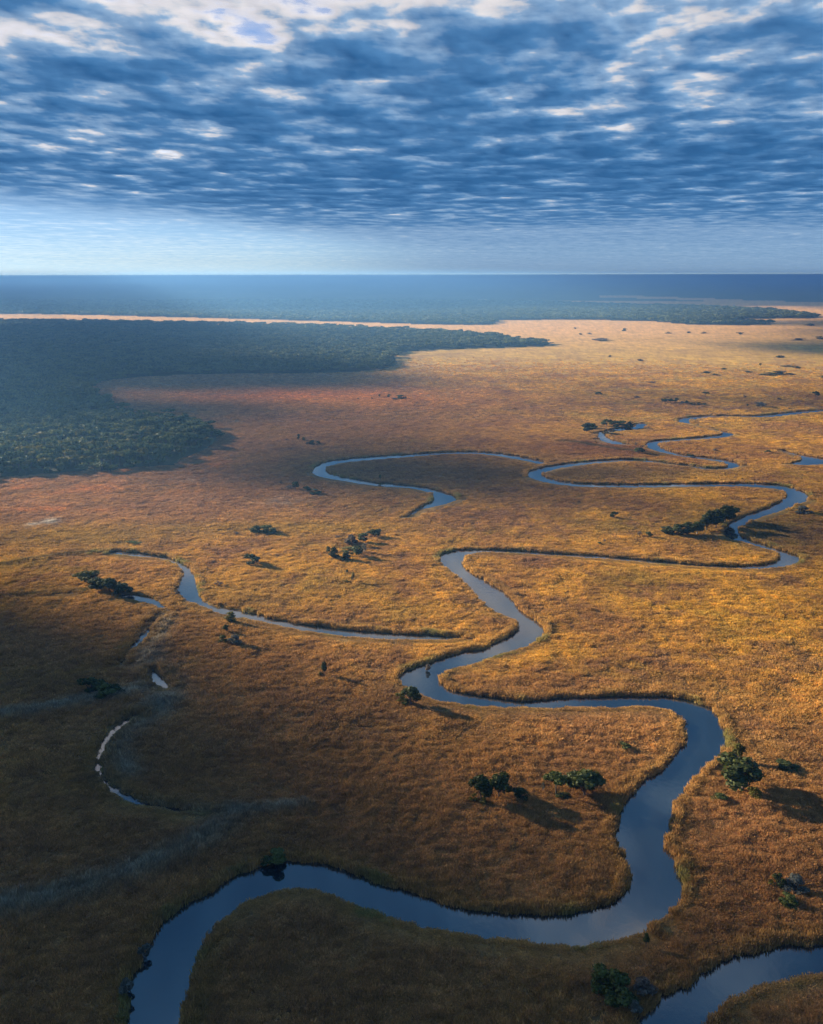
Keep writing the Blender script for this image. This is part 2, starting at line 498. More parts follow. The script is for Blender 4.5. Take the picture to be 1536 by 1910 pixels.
# ------------------------------------------------------------------ materials
def foliage_material(name, dark, light, rough=.7, transl=.25, per_instance=True):
    b = NT(name)
    oi = b.n('ObjectInfo')
    nz = b.n('TexNoise', Scale=.55, Detail=2.0, Vector=b.n('TexCoord').outputs['Object']).outputs[0]
    rnd = b.n('Attribute', _attribute_name='leaf').outputs['Fac']
    f = b.math('ADD', b.math('MULTIPLY', nz, .9), b.math('MULTIPLY', b.math('SUBTRACT', rnd, .5), .7))
    f = b.math('ADD', f, b.math('MULTIPLY', b.math('SUBTRACT', oi.outputs['Random'], .5), .5), True)
    c = b.mixrgb(f, (*dark, 1), (*light, 1))
    d = b.n('BsdfPrincipled', Base__Color=c, Roughness=rough)
    d.inputs['Specular IOR Level'].default_value = .25
    t = b.n('BsdfTranslucent', Color=c)
    return b.surface(b.mixsh(transl, d.outputs[0], t.outputs[0]))


def grass_material(name):
    b = NT(name)
    tint = b.n('Attribute', _attribute_type='INSTANCER', _attribute_name='tint').outputs['Color']
    rnd = b.n('Attribute', _attribute_name='leaf').outputs['Fac']
    v = b.math('ADD', .68, b.math('MULTIPLY', rnd, .72))
    c = b.mixrgb(1.0, tint, b.n('CombineColor', Red=v, Green=v, Blue=v).outputs[0], 'MULTIPLY')
    d = b.n('BsdfPrincipled', Base__Color=c, Roughness=.75)
    d.inputs['Specular IOR Level'].default_value = .15
    t = b.n('BsdfTranslucent', Color=c)
    return b.surface(b.mixsh(.35, d.outputs[0], t.outputs[0]))


def ground_material():
    b = NT('flood_plain_turf')
    base = b.n('Attribute', _attribute_name='plants').outputs['Color']
    pos = b.n('NewGeometry').outputs['Position']
    n1 = b.n('TexNoise', Scale=.35, Detail=5.0, Roughness=.65, Vector=pos).outputs[0]
    n2 = b.n('TexNoise', Scale=.045, Detail=6.0, Roughness=.65, Vector=pos).outputs[0]
    f = b.math('ADD', b.math('MULTIPLY', n1, .9), b.math('MULTIPLY', n2, 1.1))
    v = b.ramp(b.math('MULTIPLY', f, .5), (.25, .35), (.5, .95), (.75, 1.6))
    c = b.mixrgb(1.0, base, v, 'MULTIPLY')
    bump = b.n('Bump', Strength=.9, Distance=.6, Height=n1)
    d = b.n('BsdfPrincipled', Base__Color=c, Roughness=.9, Normal=bump.outputs[0])
    d.inputs['Specular IOR Level'].default_value = .1
    return b.surface(d.outputs[0])


def water_material():
    b = NT('river_water')
    pos = b.n('NewGeometry').outputs['Position']
    mp = b.n('Mapping', Vector=pos, Scale=(1.0, .6, 1.0)).outputs[0]
    n1 = b.n('TexNoise', Scale=.9, Detail=4.0, Roughness=.6, Vector=mp).outputs[0]
    n2 = b.n('TexNoise', Scale=.06, Detail=3.0, Roughness=.55, Vector=mp).outputs[0]
    n3 = b.ramp(n2, (.42, 0.15), (.62, 1.0))
    bump = b.n('Bump', Strength=.11, Distance=.12, Height=b.math('MULTIPLY', n1, n3))
    d = b.n('BsdfPrincipled', Base__Color=(.010, .017, .022, 1), Roughness=.045, IOR=2.5, Normal=bump.outputs[0])
    return b.surface(d.outputs[0])


def bark_material(name, rgb):
    b = NT(name)
    n1 = b.n('TexNoise', Scale=6.0, Detail=4.0, Vector=b.n('TexCoord').outputs['Object']).outputs[0]
    c = b.mixrgb(n1, (*[q * .6 for q in rgb], 1), (*[min(q * 1.5, 1) for q in rgb], 1))
    return b.surface(b.n('BsdfPrincipled', Base__Color=c, Roughness=.9).outputs[0])


def cloud_material():
    """A slab of cloud: what the sun and sky send through it depends on how thick it is."""
    b = NT('stratocumulus')
    th = b.n('Attribute', _attribute_name='thick').outputs['Fac']
    pos = b.n('TexCoord').outputs['Object']
    mp = b.n('Mapping', Vector=pos, Scale=(.0013, .00095, .001)).outputs[0]
    veil = b.n('Attribute', _attribute_name='veil').outputs['Fac']
    w = b.n('TexNoise', Scale=2.4, Detail=8.0, Roughness=.56, Distortion=.25, Vector=mp).outputs[0]
    amp = b.math('MULTIPLY', b.ramp(th, (.05, 1.0), (.65, .55)), b.n('Attribute', _attribute_name='ruffle').outputs['Fac'])
    puff = b.n('TexNoise', Scale=8.5, Detail=5.0, Roughness=.5, Vector=mp).outputs[0]
    w = b.math('ADD', w, b.math('MULTIPLY', b.math('SUBTRACT', puff, .5), .32))
    tau = b.math('ADD', th, b.math('MULTIPLY', b.math('SUBTRACT', w, .5), amp))
    alpha = b.ramp(b.math('MULTIPLY', b.math('ADD', tau, .5), .5), (.08, 0.0), (.25, .22), (.33, .62), (.40, .95), (.45, 1.0))
    # light coming through is painted here: bright where thin, dark blue where thick
    c = b.ramp(tau, (.08, (.98, .94, .86)), (.22, (.66, .66, .68)), (.42, (.19, .33, .56)), (.68, (.054, .168, .39)), (1.0, (.025, .108, .29)))
    t = b.n('BsdfTranslucent', Color=c)
    d = b.n('BsdfDiffuse', Color=(.8, .8, .8, 1))
    body = b.mixsh(.06, t.outputs[0], d.outputs[0])
    alpha = b.math('MULTIPLY', alpha, veil)
    return b.surface(b.mixsh(alpha, b.n('BsdfTransparent').outputs[0], body))


M_GROUND = ground_material()
M_WATER = water_material()
M_GRASS = grass_material('grass_blades')
M_CLOUD = cloud_material()
M_BARK = bark_material('grey_bark', (.11, .085, .065))
M_PALE_BARK = bark_material('pale_bark', (.42, .38, .32))
LEAF = {
    'dark': foliage_material('dark_green_leaves', (.030, .046, .014), (.110, .125, .032)),
    'mid': foliage_material('mid_green_leaves', (.045, .066, .016), (.150, .165, .036)),
    'yellow': foliage_material('yellow_green_leaves', (.080, .085, .014), (.240, .190, .030)),
    'grey': foliage_material('grey_green_leaves', (.085, .090, .070), (.210, .205, .165)),
    'bare': foliage_material('bare_twigs', (.085, .066, .050), (.200, .155, .115)),
    'wood': foliage_material('woodland_leaves', (.034, .056, .016), (.190, .200, .050)),
}

# ------------------------------------------------------------------ cloud deck
DECK = 1500.0


def deck_point(u, v):
    x, y = (u - 768.0) / FPX, -(v - 955.0) / FPX
    d = np.array([x, CP + y * SP, -SP + y * CP])
    return d[:2] * ((DECK - CAM_H) / d[2])


SUN_SHIFT = np.array([TO_SUN.x, TO_SUN.y]) / TO_SUN.z * (DECK - 3)

# openings in the deck: seen in the photograph ...
GAPS_AND_THICK_SPOTS = [(*deck_point(u, v), rx * 1.2, ry * 1.4, s * (.60 if u < 600 and v < 160 else .14 if u > 1100 else .42)) for u, v, rx, ry, s in (
    (205, 55, 260, 420, .55), (330, 40, 420, 500, .60), (430, 140, 260, 330, .62), (545, 45, 420, 420, .50), (300, 95, 300, 330, .35),
    (830, 45, 300, 350, .35), (640, 128, 240, 300, .30), (1190, 78, 380, 380, .50), (1340, 22, 420, 420, .50), (1510, 35, 320, 380, .42),
    (1038, 92, 160, 260, .42), (1350, 204, 330, 420, .50), (310, 268, 240, 500, .55), (260, 290, 400, 500, .40), (460, 240, 600, 500, .30),
    (1355, 260, 260, 420, .40), (1075, 335, 300, 700, .45), (1080, 308, 250, 600, .38), (40, 60, 260, 330, .25), (175, 350, 350, 900, .5),
    (1210, 425, 1500, 3500, .45), (130, 325, 350, 900, .4), (180, 240, 350, 500, .35), (60, 205, 400, 500, .25))]
# ... those whose light shows in the water (just above the picture) ...
GAPS_AND_THICK_SPOTS += [(-700, 4550, 1000, 800, .42), (-1000, 3350, 300, 420, .40), (700, 4900, 1200, 800, .34), (0, 3600, 700, 500, .16), (-500, 1600, 190, 220, .30), (-330, 2050, 160, 150, .20), (120, 1830, 220, 110, .24), (560, 1960, 150, 140, .22), (850, 2650, 200, 180, .28), (250, 2350, 300, 250, .18)]
# ... and unseen gaps and thick patches added to light and shade the plain
for u, v, rx, ry, s in ((1330, 1150, 150, 150, .85), (1000, 1230, 70, 60, .6), (1250, 690, 560, 420, 1.0), (960, 625, 500, 500, .9), (500, 1030, 130, 90, .62),
                        (250, 1060, 90, 60, .4), (1450, 800, 200, 130, .8), (560, 738, 190, 65, .6), (80, 846, 110, 75, 1.0), (250, 589, 1900, 420, 1.1), (700, 604, 600, 260, .8),
                        (1480, 1500, 30, 40, .35), (1400, 585, 900, 900, .8), (700, 1190, 60, 50, .35), (150, 935, 120, 40, .4),
                        (1100, 1010, 90, 45, .45), (1480, 1330, 60, 60, .6), (1330, 860, 150, 90, .75), (1480, 930, 60, 50, .6), (70, 1010, 80, 70, .55), (100, 925, 150, 50, .45), (700, 1850, 60, 30, -.15), (1200, 1850, 60, 30, -.18), (330, 1340, 60, 50, -.36), (560, 1480, 60, 38, -.35),
                        (90, 1190, 50, 40, -.25), (850, 800, 70, 60, -.2), (450, 706, 280, 110, -.45), (680, 795, 260, 100, .32), (60, 640, 400, 300, -.2)):
    g = ground(u, v) + SUN_SHIFT
    GAPS_AND_THICK_SPOTS.append((g[0], g[1], rx, ry, s))


def cloud_thickness(x, y):
    r = np.hypot(x, y)
    wx, wy = x + 160 * fbm(x / 1300, y / 1100, 70, 3), y + 260 * fbm(x / 1300 + 31, y / 1100, 71, 3)
    cells = fbm(wx / 620, wy / 840, 50, 5, .55)
    big = fbm(x / 5200 + 4, y / 4200, 51, 3)
    t = .66 + .80 * cells + .30 * big + .14 * sstep(7000, 12000, r) + .07 * sstep(3000, 2200, r)
    for ox, oy, rx, ry, s in GAPS_AND_THICK_SPOTS:
        t = t - s * np.exp(-((x - ox) / rx) ** 2 - ((y - oy) / ry) ** 2)
    # the deck frays to the far left and thins out with distance
    p, q = np.array([-6000., 13800.]), np.array([0., 27500.])
    e = (q - p) / np.linalg.norm(q - p)
    side = (x - p[0]) * e[1] - (y - p[1]) * e[0]          # positive on the covered side
    side = side + 1500 * fbm(x / 4500, y / 4500, 52, 4)
    edge = sstep(4500, -12000, side) * sstep(6500, 10500, r) * sstep(R(9), R(-15), np.arctan2(x, y))
    t = t - .16 * edge - .12 * sstep(20000, 60000, r)
    flat = np.maximum(sstep(14000, 34000, r), .95 * sstep(.0, .55, edge))
    t = t * (1 - .78 * flat) + (.43 - .10 * edge) * .78 * flat
    veil = (1 - .40 * sstep(.05, .9, edge)) * (1 - .12 * sstep(9000, 60000, r) ** .8)
    return t, veil, (1 - .5 * flat) * (1 - .85 * sstep(.0, .45, edge))


def build_clouds():
    ang = np.concatenate([np.arange(-180, -95, 3.0), np.arange(-95, -32, .5), np.arange(-32, 32, .2), np.arange(32, 60, 1.0), np.arange(60, 180, 3.0)])
    rad = np.exp(np.linspace(math.log(150), math.log(700000), 700))
    rad = np.append([.5, 60], rad)
    A, Q = np.meshgrid(np.radians(ang), rad)
    x, y = (Q * np.sin(A)).ravel(), (Q * np.cos(A)).ravel()
    t, veil, ruffle = cloud_thickness(x, y)
    z = DECK - 20 * np.clip(t, 0, 1.3) + 3 * fbm(x / 420, y / 300, 90, 4)
    na, nr = len(ang), len(rad)
    i, j = np.meshgrid(np.arange(nr - 1), np.arange(na), indexing='ij')
    a, b = i * na + j, i * na + (j + 1) % na
    faces = np.stack([a, b, b + na, a + na], -1).reshape(-1, 4)
    x, y, z = np.append(x, 0), np.append(y, 0), np.append(z, DECK - 90)
    me = np_mesh('cloud_deck', np.stack([x, y, z], 1), faces, M_CLOUD, True)
    attr_float(me, 'thick', np.append(t, .8))
    attr_float(me, 'veil', np.append(veil, 1.0))
    attr_float(me, 'ruffle', np.append(ruffle, 1.0))
    return tag(link('cloud_deck', me), kind='structure')


build_clouds()

# ------------------------------------------------------------------ ground
def build_ground():
    ang = np.concatenate([np.arange(-180, -32, 4.0), np.arange(-32, 32, .1), np.arange(32, 180, 4.0)])
    vs = np.arange(2500, 518, -2.0)
    al = PITCH + np.arctan((vs - 955) / FPX)
    rad = CAM_H / np.tan(al)
    rad = np.concatenate([[.05, 8, 25, 45], rad[rad > 55], [75000.]])
    A, Q = np.meshgrid(np.radians(ang), rad)
    x, y = (Q * np.sin(A)).ravel(), (Q * np.cos(A)).ravel()
    d = shore(x, y)
    z = .25 * fbm(x / 45, y / 45, 20, 3) * np.clip(d / 6, 0, 1)
    tus = np.clip(1.2 - np.hypot(x, y) / 1200, 0, 1)
    z = z + tus * .16 * noise2(x / 1.7, y / 1.7, 21) * np.clip(d / 3, 0, 1)
    z = np.where(d < 2.0, np.minimum(z, np.clip(WATER_Z + .32 * d, -1.4, .14)), z)
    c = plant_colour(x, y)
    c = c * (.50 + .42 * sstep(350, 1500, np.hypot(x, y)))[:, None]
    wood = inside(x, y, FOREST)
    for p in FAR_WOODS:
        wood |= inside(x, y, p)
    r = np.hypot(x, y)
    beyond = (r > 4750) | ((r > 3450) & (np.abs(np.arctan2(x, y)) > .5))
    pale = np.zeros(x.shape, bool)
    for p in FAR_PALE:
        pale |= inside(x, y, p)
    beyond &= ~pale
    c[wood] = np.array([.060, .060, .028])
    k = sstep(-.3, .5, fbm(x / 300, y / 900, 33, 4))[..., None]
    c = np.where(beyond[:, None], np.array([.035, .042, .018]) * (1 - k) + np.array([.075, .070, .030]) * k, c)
    na, nr = len(ang), len(rad)
    i, j = np.meshgrid(np.arange(nr - 1), np.arange(na), indexing='ij')
    a, b = i * na + j, i * na + (j + 1) % na
    faces = np.stack([a, b, b + na, a + na], -1).reshape(-1, 4)[:, ::-1]
    verts = np.stack([np.append(x, 0), np.append(y, 0), np.append(z, 0)], 1)
    me = np_mesh('flood_plain', verts, faces, M_GROUND, True)
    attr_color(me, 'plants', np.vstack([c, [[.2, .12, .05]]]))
    tag(link('flood_plain', me), kind='structure')
    return me


build_ground()


def build_water(name, poly):
    """A water sheet reaching a little under its banks."""
    p = poly
    nrm = np.roll(p, -1, 0) - np.roll(p, 1, 0)
    nrm = np.stack([nrm[:, 1], -nrm[:, 0]], 1) / (np.linalg.norm(nrm, axis=1, keepdims=True) + 1e-9)
    area = np.sum(p[:, 0] * np.roll(p[:, 1], -1) - np.roll(p[:, 0], -1) * p[:, 1])
    p = p + nrm * (1.6 if area > 0 else -1.6)
    v = [Vector((a, b, 0)) for a, b in p]
    tri = tessellate_polygon([v])
    me = bpy.data.meshes.new(name)
    me.from_pydata([(a, b, WATER_Z) for a, b in p], [], [tuple(t) for t in tri])
    me.update()
    for q in me.polygons:
        if q.normal.z < 0:
            q.flip()
    me.materials.append(M_WATER)
    return tag(link(name, me), kind='structure')


for _n, _p in WATERS:
    build_water(_n, _p)


# ------------------------------------------------------------------ air
def build_haze():
    bm = bmesh.new()
    bmesh.ops.create_cube(bm, size=1)
    zb, zt = -2.6, 131.0
    for v in bm.verts:
        v.co = Vector((v.co.x * 160000, v.co.y * 160000, zb if v.co.z < 0 else zt))
    me = bpy.data.meshes.new('haze')
    bm.to_mesh(me)
    bm.free()
    m = bpy.data.materials.new('haze')
    m.use_nodes = True
    nt = m.node_tree
    nt.nodes.clear()
    out = nt.nodes.new('ShaderNodeOutputMaterial')
    pv = nt.nodes.new('ShaderNodeVolumePrincipled')
    pv.inputs['Color'].default_value = (.24, .54, 1.0, 1)
    pv.inputs['Density'].default_value = 1.8e-4
    pv.inputs['Anisotropy'].default_value = .35
    nt.links.new(pv.outputs[0], out.inputs['Volume'])
    me.materials.append(m)
    tag(link('haze', me), kind='stuff')


build_haze()


# ------------------------------------------------------------------ instancing of uncountable plants
def scatter(name, protos, xyz, rot, scale, tint, pick, label_kind='stuff'):
    src = bpy.data.collections.new(name + '_source')
    for k, me in enumerate(protos):
        o = bpy.data.objects.new('%s_%02d' % (name, k), me)
        src.objects.link(o)
    me = bpy.data.meshes.new(name)
    n = len(xyz)
    me.vertices.add(n)
    me.vertices.foreach_set('co', np.asarray(xyz, np.float32).ravel())
    for nm, ty, key, val in (('rot', 'FLOAT_VECTOR', 'vector', rot), ('size', 'FLOAT_VECTOR', 'vector', scale), ('tint', 'FLOAT_VECTOR', 'vector', tint)):
        a = me.attributes.new(nm, ty, 'POINT')
        a.data.foreach_set(key, np.asarray(val, np.float32).ravel())
    a = me.attributes.new('pick', 'INT', 'POINT')
    a.data.foreach_set('value', np.asarray(pick, np.int32))
    ng = bpy.data.node_groups.new(name, 'GeometryNodeTree')
    ng.interface.new_socket('Geometry', in_out='INPUT', socket_type='NodeSocketGeometry')
    ng.interface.new_socket('Geometry', in_out='OUTPUT', socket_type='NodeSocketGeometry')
    N, L = ng.nodes, ng.links
    gi, go = N.new('NodeGroupInput'), N.new('NodeGroupOutput')
    ci = N.new('GeometryNodeCollectionInfo')
    ci.inputs['Collection'].default_value = src
    ci.inputs['Separate Children'].default_value = True
    ci.inputs['Reset Children'].default_value = True
    ip = N.new('GeometryNodeInstanceOnPoints')
    ip.inputs['Pick Instance'].default_value = True

    def named(nm, ty):
        q = N.new('GeometryNodeInputNamedAttribute')
        q.data_type = ty
        q.inputs['Name'].default_value = nm
        return next(s for s in q.outputs if s.enabled and s.name == 'Attribute')
    er = N.new('FunctionNodeEulerToRotation')
    L.new(named('rot', 'FLOAT_VECTOR'), er.inputs[0])
    L.new(gi.outputs[0], ip.inputs['Points'])
    L.new(ci.outputs[0], ip.inputs['Instance'])
    L.new(named('pick', 'INT'), ip.inputs['Instance Index'])
    L.new(er.outputs[0], ip.inputs['Rotation'])
    L.new(named('size', 'FLOAT_VECTOR'), ip.inputs['Scale'])
    L.new(ip.outputs[0], go.inputs[0])
    ob = link(name, me)
    md = ob.modifiers.new('scatter', 'NODES')
    md.node_group = ng
    return tag(ob, kind='stuff')


def tuft(seed, n, spread, lean, width, height=1.0):
    r = np.random.default_rng(seed)
    V, Fc, lf = [], [], []
    for k in range(n):
        a, q = r.uniform(0, 2 * np.pi), spread * math.sqrt(r.uniform(0, 1))
        bx, by = q * math.cos(a), q * math.sin(a)
        h = height * r.uniform(.55, 1.0)
        la = a + r.normal(0, .8)
        lx, ly = math.cos(la) * lean * r.uniform(.2, 1), math.sin(la) * lean * r.uniform(.2, 1)
        wa = r.uniform(0, np.pi)
        wx, wy = math.cos(wa) * width, math.sin(wa) * width
        i = len(V)
        V += [(bx - wx, by - wy, -.05), (bx + wx, by + wy, -.05), (bx + lx * .45 + wx * .8, by + ly * .45 + wy * .8, h * .65),
              (bx + lx * .45 - wx * .8, by + ly * .45 - wy * .8, h * .65), (bx + lx * 1.15, by + ly * 1.15, h)]
        Fc += [(i, i + 1, i + 2), (i, i + 2, i + 3), (i + 3, i + 2, i + 4)]
        lf += [r.uniform(0, 1)] * 5
    me = np_mesh('tuft', V, Fc, M_GRASS)
    attr_float(me, 'leaf', lf)
    return me


def build_grass():
    tufts = [tuft(100 + k, 16, .5, .5, .075) for k in range(4)]
    mats = [tuft(120 + k, 34, .5, .30, .045) for k in range(4)]
    reeds = [tuft(140 + k, 18, .42, .22, .05) for k in range(4)]

    def wedge(n, r0, r1, half=29.5):
        r = np.sqrt(rng.uniform(r0 * r0, r1 * r1, n))
        a = np.radians(rng.uniform(-half, half, n))
        return r * np.sin(a), r * np.cos(a)
    def bank_side(x, y):
        ax, ay = shore(x + 1.5, y) - shore(x - 1.5, y), shore(x, y + 1.5) - shore(x, y - 1.5)
        return -(ax * x + ay * y) / (np.hypot(ax, ay) * np.hypot(x, y) + 1e-6)      # 1 on the viewer's side of the water

    def pools(x, y):
        return (x < -62) & (x > -180) & (y > 190) & (y < 358)
    P = []
    for n, r0, r1, s0, s1, h0, h1 in ((240000, 95, 230, .8, 1.4, .40, .95), (280000, 230, 430, 1.2, 2.1, .45, 1.0), (380000, 430, 800, 1.5, 2.7, .45, .95),
                                      (280000, 800, 1500, 2.4, 4.2, .5, 1.0)):
        x, y = wedge(n, r0, r1)
        d = shore(x, y)
        r = np.hypot(x, y)
        clump = fbm(x / 9, y / 9, 61, 3)
        keep = (d > np.where(pools(x, y), 1.4, .8)) & (clump + rng.uniform(-.5, .6, n) > -.30) & ~inside(x, y, FOREST) & (rng.uniform(0, 1, n) > sstep(600, 1500, r))
        x, y, d, clump, r = x[keep], y[keep], d[keep], clump[keep], r[keep]
        keep = ~((r > 450) & (d < 6) & (bank_side(x, y) > .15))
        x, y, d, clump = x[keep], y[keep], d[keep], clump[keep]
        s = rng.uniform(s0, s1, len(x))
        near = bank_side(x, y)
        bump = np.clip(1 + .9 * fbm(x / 14, y / 14, 62, 3) + .5 * clump + .5 * noise2(x / 2.4, y / 2.4, 67), .3, 2.2) * (1 - .75 * sstep(.1, .7, near) * sstep(9, 3, d))
        sedge = np.zeros(len(x))
        for pts, w in SEDGE:
            sedge = np.maximum(sedge, band(x, y, pts, w))
        h = rng.uniform(h0, h1, len(x)) * bump * (1 + 1.1 * sedge)
        P.append((x, y, s, h))
    x, y, s, h = [np.concatenate(q) for q in zip(*P)]
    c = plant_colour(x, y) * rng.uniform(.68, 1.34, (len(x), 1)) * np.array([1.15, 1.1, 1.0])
    rot = np.zeros((len(x), 3))
    rot[:, 2] = rng.uniform(0, 6.28, len(x))
    scatter('grass', tufts + mats, np.stack([x, y, np.zeros(len(x))], 1), rot, np.stack([s, s, h], 1), c, rng.integers(0, 8, len(x)))
    # reeds along every shore
    P = []
    for n, r0, r1 in ((420000, 95, 330), (420000, 330, 560), (330000, 560, 960)):
        x, y = wedge(n, r0, r1)
        d = shore(x, y)
        w = 1.5 + 2.4 * fbm(x / 15, y / 15, 63, 3)
        keep = (d > np.where(pools(x, y), .5, .0)) & (d < w) & (rng.uniform(0, 1, n) < np.where(d < 1.3, 1, .6))
        keep &= ~((np.hypot(x, y) > 450) & (bank_side(x, y) > .15))
        P.append((x[keep], y[keep], d[keep]))
    x, y, d = [np.concatenate(q) for q in zip(*P)]
    for pts, w in DARK_REED[:3]:
        line = smooth_open(ground_poly(pts), 12)
        k = np.repeat(np.arange(len(line)), 12)
        q = line[k] + rng.normal(0, w * .7, (len(k), 2))
        x, y, d = np.append(x, q[:, 0]), np.append(y, q[:, 1]), np.append(d, np.full(len(k), 1.0))
    n = len(x)
    big = 1 + np.hypot(x, y) / 700
    s = rng.uniform(.9, 1.6, n) * big
    near = bank_side(x, y)
    h = rng.uniform(.8, 1.7, n) * (1 + .45 * fbm(x / 10, y / 10, 64, 3)) * (1 - .75 * sstep(.1, .7, near)) * np.where(pools(x, y), .5, 1)
    gr = sstep(.05, .45, fbm(x / 18, y / 18, 66, 3))[:, None]
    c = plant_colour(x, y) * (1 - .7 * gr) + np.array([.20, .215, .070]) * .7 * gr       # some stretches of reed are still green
    c = c * rng.uniform(.8, 1.3, (n, 1)) * np.array([1.12, 1.1, 1.05])
    rot = np.zeros((n, 3))
    rot[:, 2] = rng.uniform(0, 6.28, n)
    z = np.where(d < .8, -.35, 0)
    scatter('reeds', reeds, np.stack([x, y, z], 1), rot, np.stack([s, s, h], 1), c, rng.integers(0, 4, n))
    print('grass', len(P), 'reeds', n)


build_grass()


# ------------------------------------------------------------------ trees
def tube(V, Fc, pts, rads, sides=5):
    pts = [Vector(p) for p in pts]
    base = len(V)
    for i, (p, r) in enumerate(zip(pts, rads)):
        d = (pts[min(i + 1, len(pts) - 1)] - pts[max(i - 1, 0)]).normalized()
        u = d.orthogonal().normalized()
        w = d.cross(u)
        for k in range(sides):
            a = 2 * math.pi * k / sides
            V.append(p + u * math.cos(a) * r + w * math.sin(a) * r)
    for i in range(len(pts) - 1):
        for k in range(sides):
            a, b = base + i * sides + k, base + i * sides + (k + 1) % sides
            Fc.append((a, b, b + sides, a + sides))


def make_tree(seed, shape, n_leaf, leaf, mat, bark=None):
    """Unit tree, one metre tall and one metre wide: trunk with limbs, and a crown of leaf sprays grown on the limbs' ends."""
    r = np.random.default_rng(seed)
    V, Fc = [], []
    bare, low = {'tree': (.30, .30), 'shrub': (.04, .06), 'umbrella': (.58, .55), 'slim': (.25, .2), 'bare': (.12, .25), 'palm': (.7, .7)}[shape]
    nl = {'tree': 9, 'shrub': 9, 'umbrella': 9, 'slim': 6, 'bare': 10, 'palm': 1}[shape]
    lobes = []
    if shape in ('shrub', 'bare'):
        stems = [(r.uniform(-.10, .10), r.uniform(-.10, .10)) for _ in range(4)]
    else:
        stems = [(0, 0)]
        lean = r.uniform(-.05, .05, 2)
        tube(V, Fc, [(0, 0, -.05), (lean[0] * .5, lean[1] * .5, bare * .5), (lean[0], lean[1], bare)], [.040, .030, .026], 6)
        stems = [tuple(lean)]
    for k in range(nl):
        a = 2 * np.pi * (k / nl) + r.uniform(-.5, .5)
        sx, sy = stems[k % len(stems)]
        if k == 0:
            q, h = r.uniform(0, .08), .84
        elif shape == 'umbrella':
            q, h = r.uniform(.18, .38), r.uniform(.74, .88)
        elif shape == 'slim':
            q, h = r.uniform(.05, .26), r.uniform(.38, .82)
        else:
            q, h = r.uniform(.13, .36), r.uniform(low + .10, .80)
        if shape == 'palm':
            q, h = 0, .85
        ex, ey = q * math.cos(a), q * math.sin(a)
        z0 = bare * r.uniform(.7, 1) if shape not in ('shrub', 'bare') else -.03
        tube(V, Fc, [(sx, sy, z0), (sx * .5 + ex * .55, sy * .5 + ey * .55, z0 + (h - z0) * .62), (ex, ey, h)], [.021, .013, .005], 4)
        rr = r.uniform(.13, .22) if k else .2
        rz = rr * {'umbrella': .42, 'tree': .80, 'slim': .85}.get(shape, .8)
        lobes.append((ex, ey, h, rr, rz))
    trunk = np_mesh(shape + '_trunk', [tuple(v) for v in V], Fc, bark or M_BARK)
    CV, CF, lf = [], [], []
    wts = np.array([l[3] ** 2 for l in lobes])
    wts /= wts.sum()
    for k in range(n_leaf):
        L = lobes[r.choice(len(lobes), p=wts)]
        dirn = r.normal(0, 1, 3)
        dirn /= np.linalg.norm(dirn)
        q = r.uniform(.55, 1.08) if shape != 'bare' else r.uniform(.1, 1.2)
        c = np.array([L[0], L[1], L[2]]) + dirn * q * np.array([L[3], L[3], L[4]])
        if c[2] < .02:
            continue
        nrm = dirn + r.normal(0, .55, 3)
        nrm /= np.linalg.norm(nrm)
        u = np.cross(nrm, [.3, .2, .9])
        u /= np.linalg.norm(u) + 1e-9
        w = np.cross(nrm, u)
        s = leaf * r.uniform(.6, 1.25)
        if shape == 'bare':
            u, w = u * s * 1.6, w * s * .16
        else:
            u, w = u * s, w * s * .75
        i = len(CV)
        CV += [tuple(c - u), tuple(c - w + nrm * s * .25), tuple(c + u), tuple(c + w + nrm * s * .15)]
        CF.append((i, i + 1, i + 2, i + 3))
        lf += [r.uniform(0, 1)] * 4
    crown = np_mesh(shape + '_crown', CV, CF, mat)
    attr_float(crown, 'leaf', lf)
    return trunk, crown


PROTO = {}


def proto(shape, tone, detail, var):
    key = (shape, tone, detail, var)
    if key not in PROTO:
        n, leaf = {'near': (1500, .052), 'mid': (420, .085), 'far': (110, .14)}[detail]
        PROTO[key] = make_tree(hash(('tree', 'shrub', 'umbrella', 'slim', 'bare', 'palm').index(shape) * 100 + var) + 11, shape, n, leaf, LEAF[tone],
                               M_PALE_BARK if tone == 'grey' or (shape == 'tree' and tone == 'mid') else None)
    return PROTO[key]


KIND = {'tree': ('tree', 'tree'), 'shrub': ('shrub', 'shrub'), 'umbrella': ('tree', 'tree'), 'slim': ('tree', 'tree'), 'bare': ('dry_shrub', 'shrub'), 'palm': ('palm_tree', 'palm')}


def plant(u, v, hp, wp, shape, tone, label, group=None):
    g = ground(u, v)
    px = px_size(g)
    dep = CAM_H / math.hypot(math.hypot(*g), CAM_H)
    w = wp * px * 1.18
    h = max(hp * px - .35 * w * dep, .45 * hp * px) / math.sqrt(1 - dep * dep)
    detail = 'near' if max(hp, wp) > 22 else 'mid' if max(hp, wp) > 9 else 'far'
    tr, cr = proto(shape, tone, detail, random.randrange(4))
    name, cat = KIND[shape]
    root = bpy.data.objects.new(name, None)
    root.empty_display_size = 1
    COL.objects.link(root)
    root.location = (g[0], g[1], 0)
    root.rotation_euler = (0, 0, random.uniform(0, 6.28))
    root.scale = (w * 1.05, w * 1.05, h * 1.05)
    tag(root, label, cat, group)
    link('trunk', tr, root)
    link('crown', cr, root)
    return root


G1 = 'trees and bushes dotted over the grassland'
PLANTS = []


def build_plants():
    for p in PLANTS:
        plant(*p)


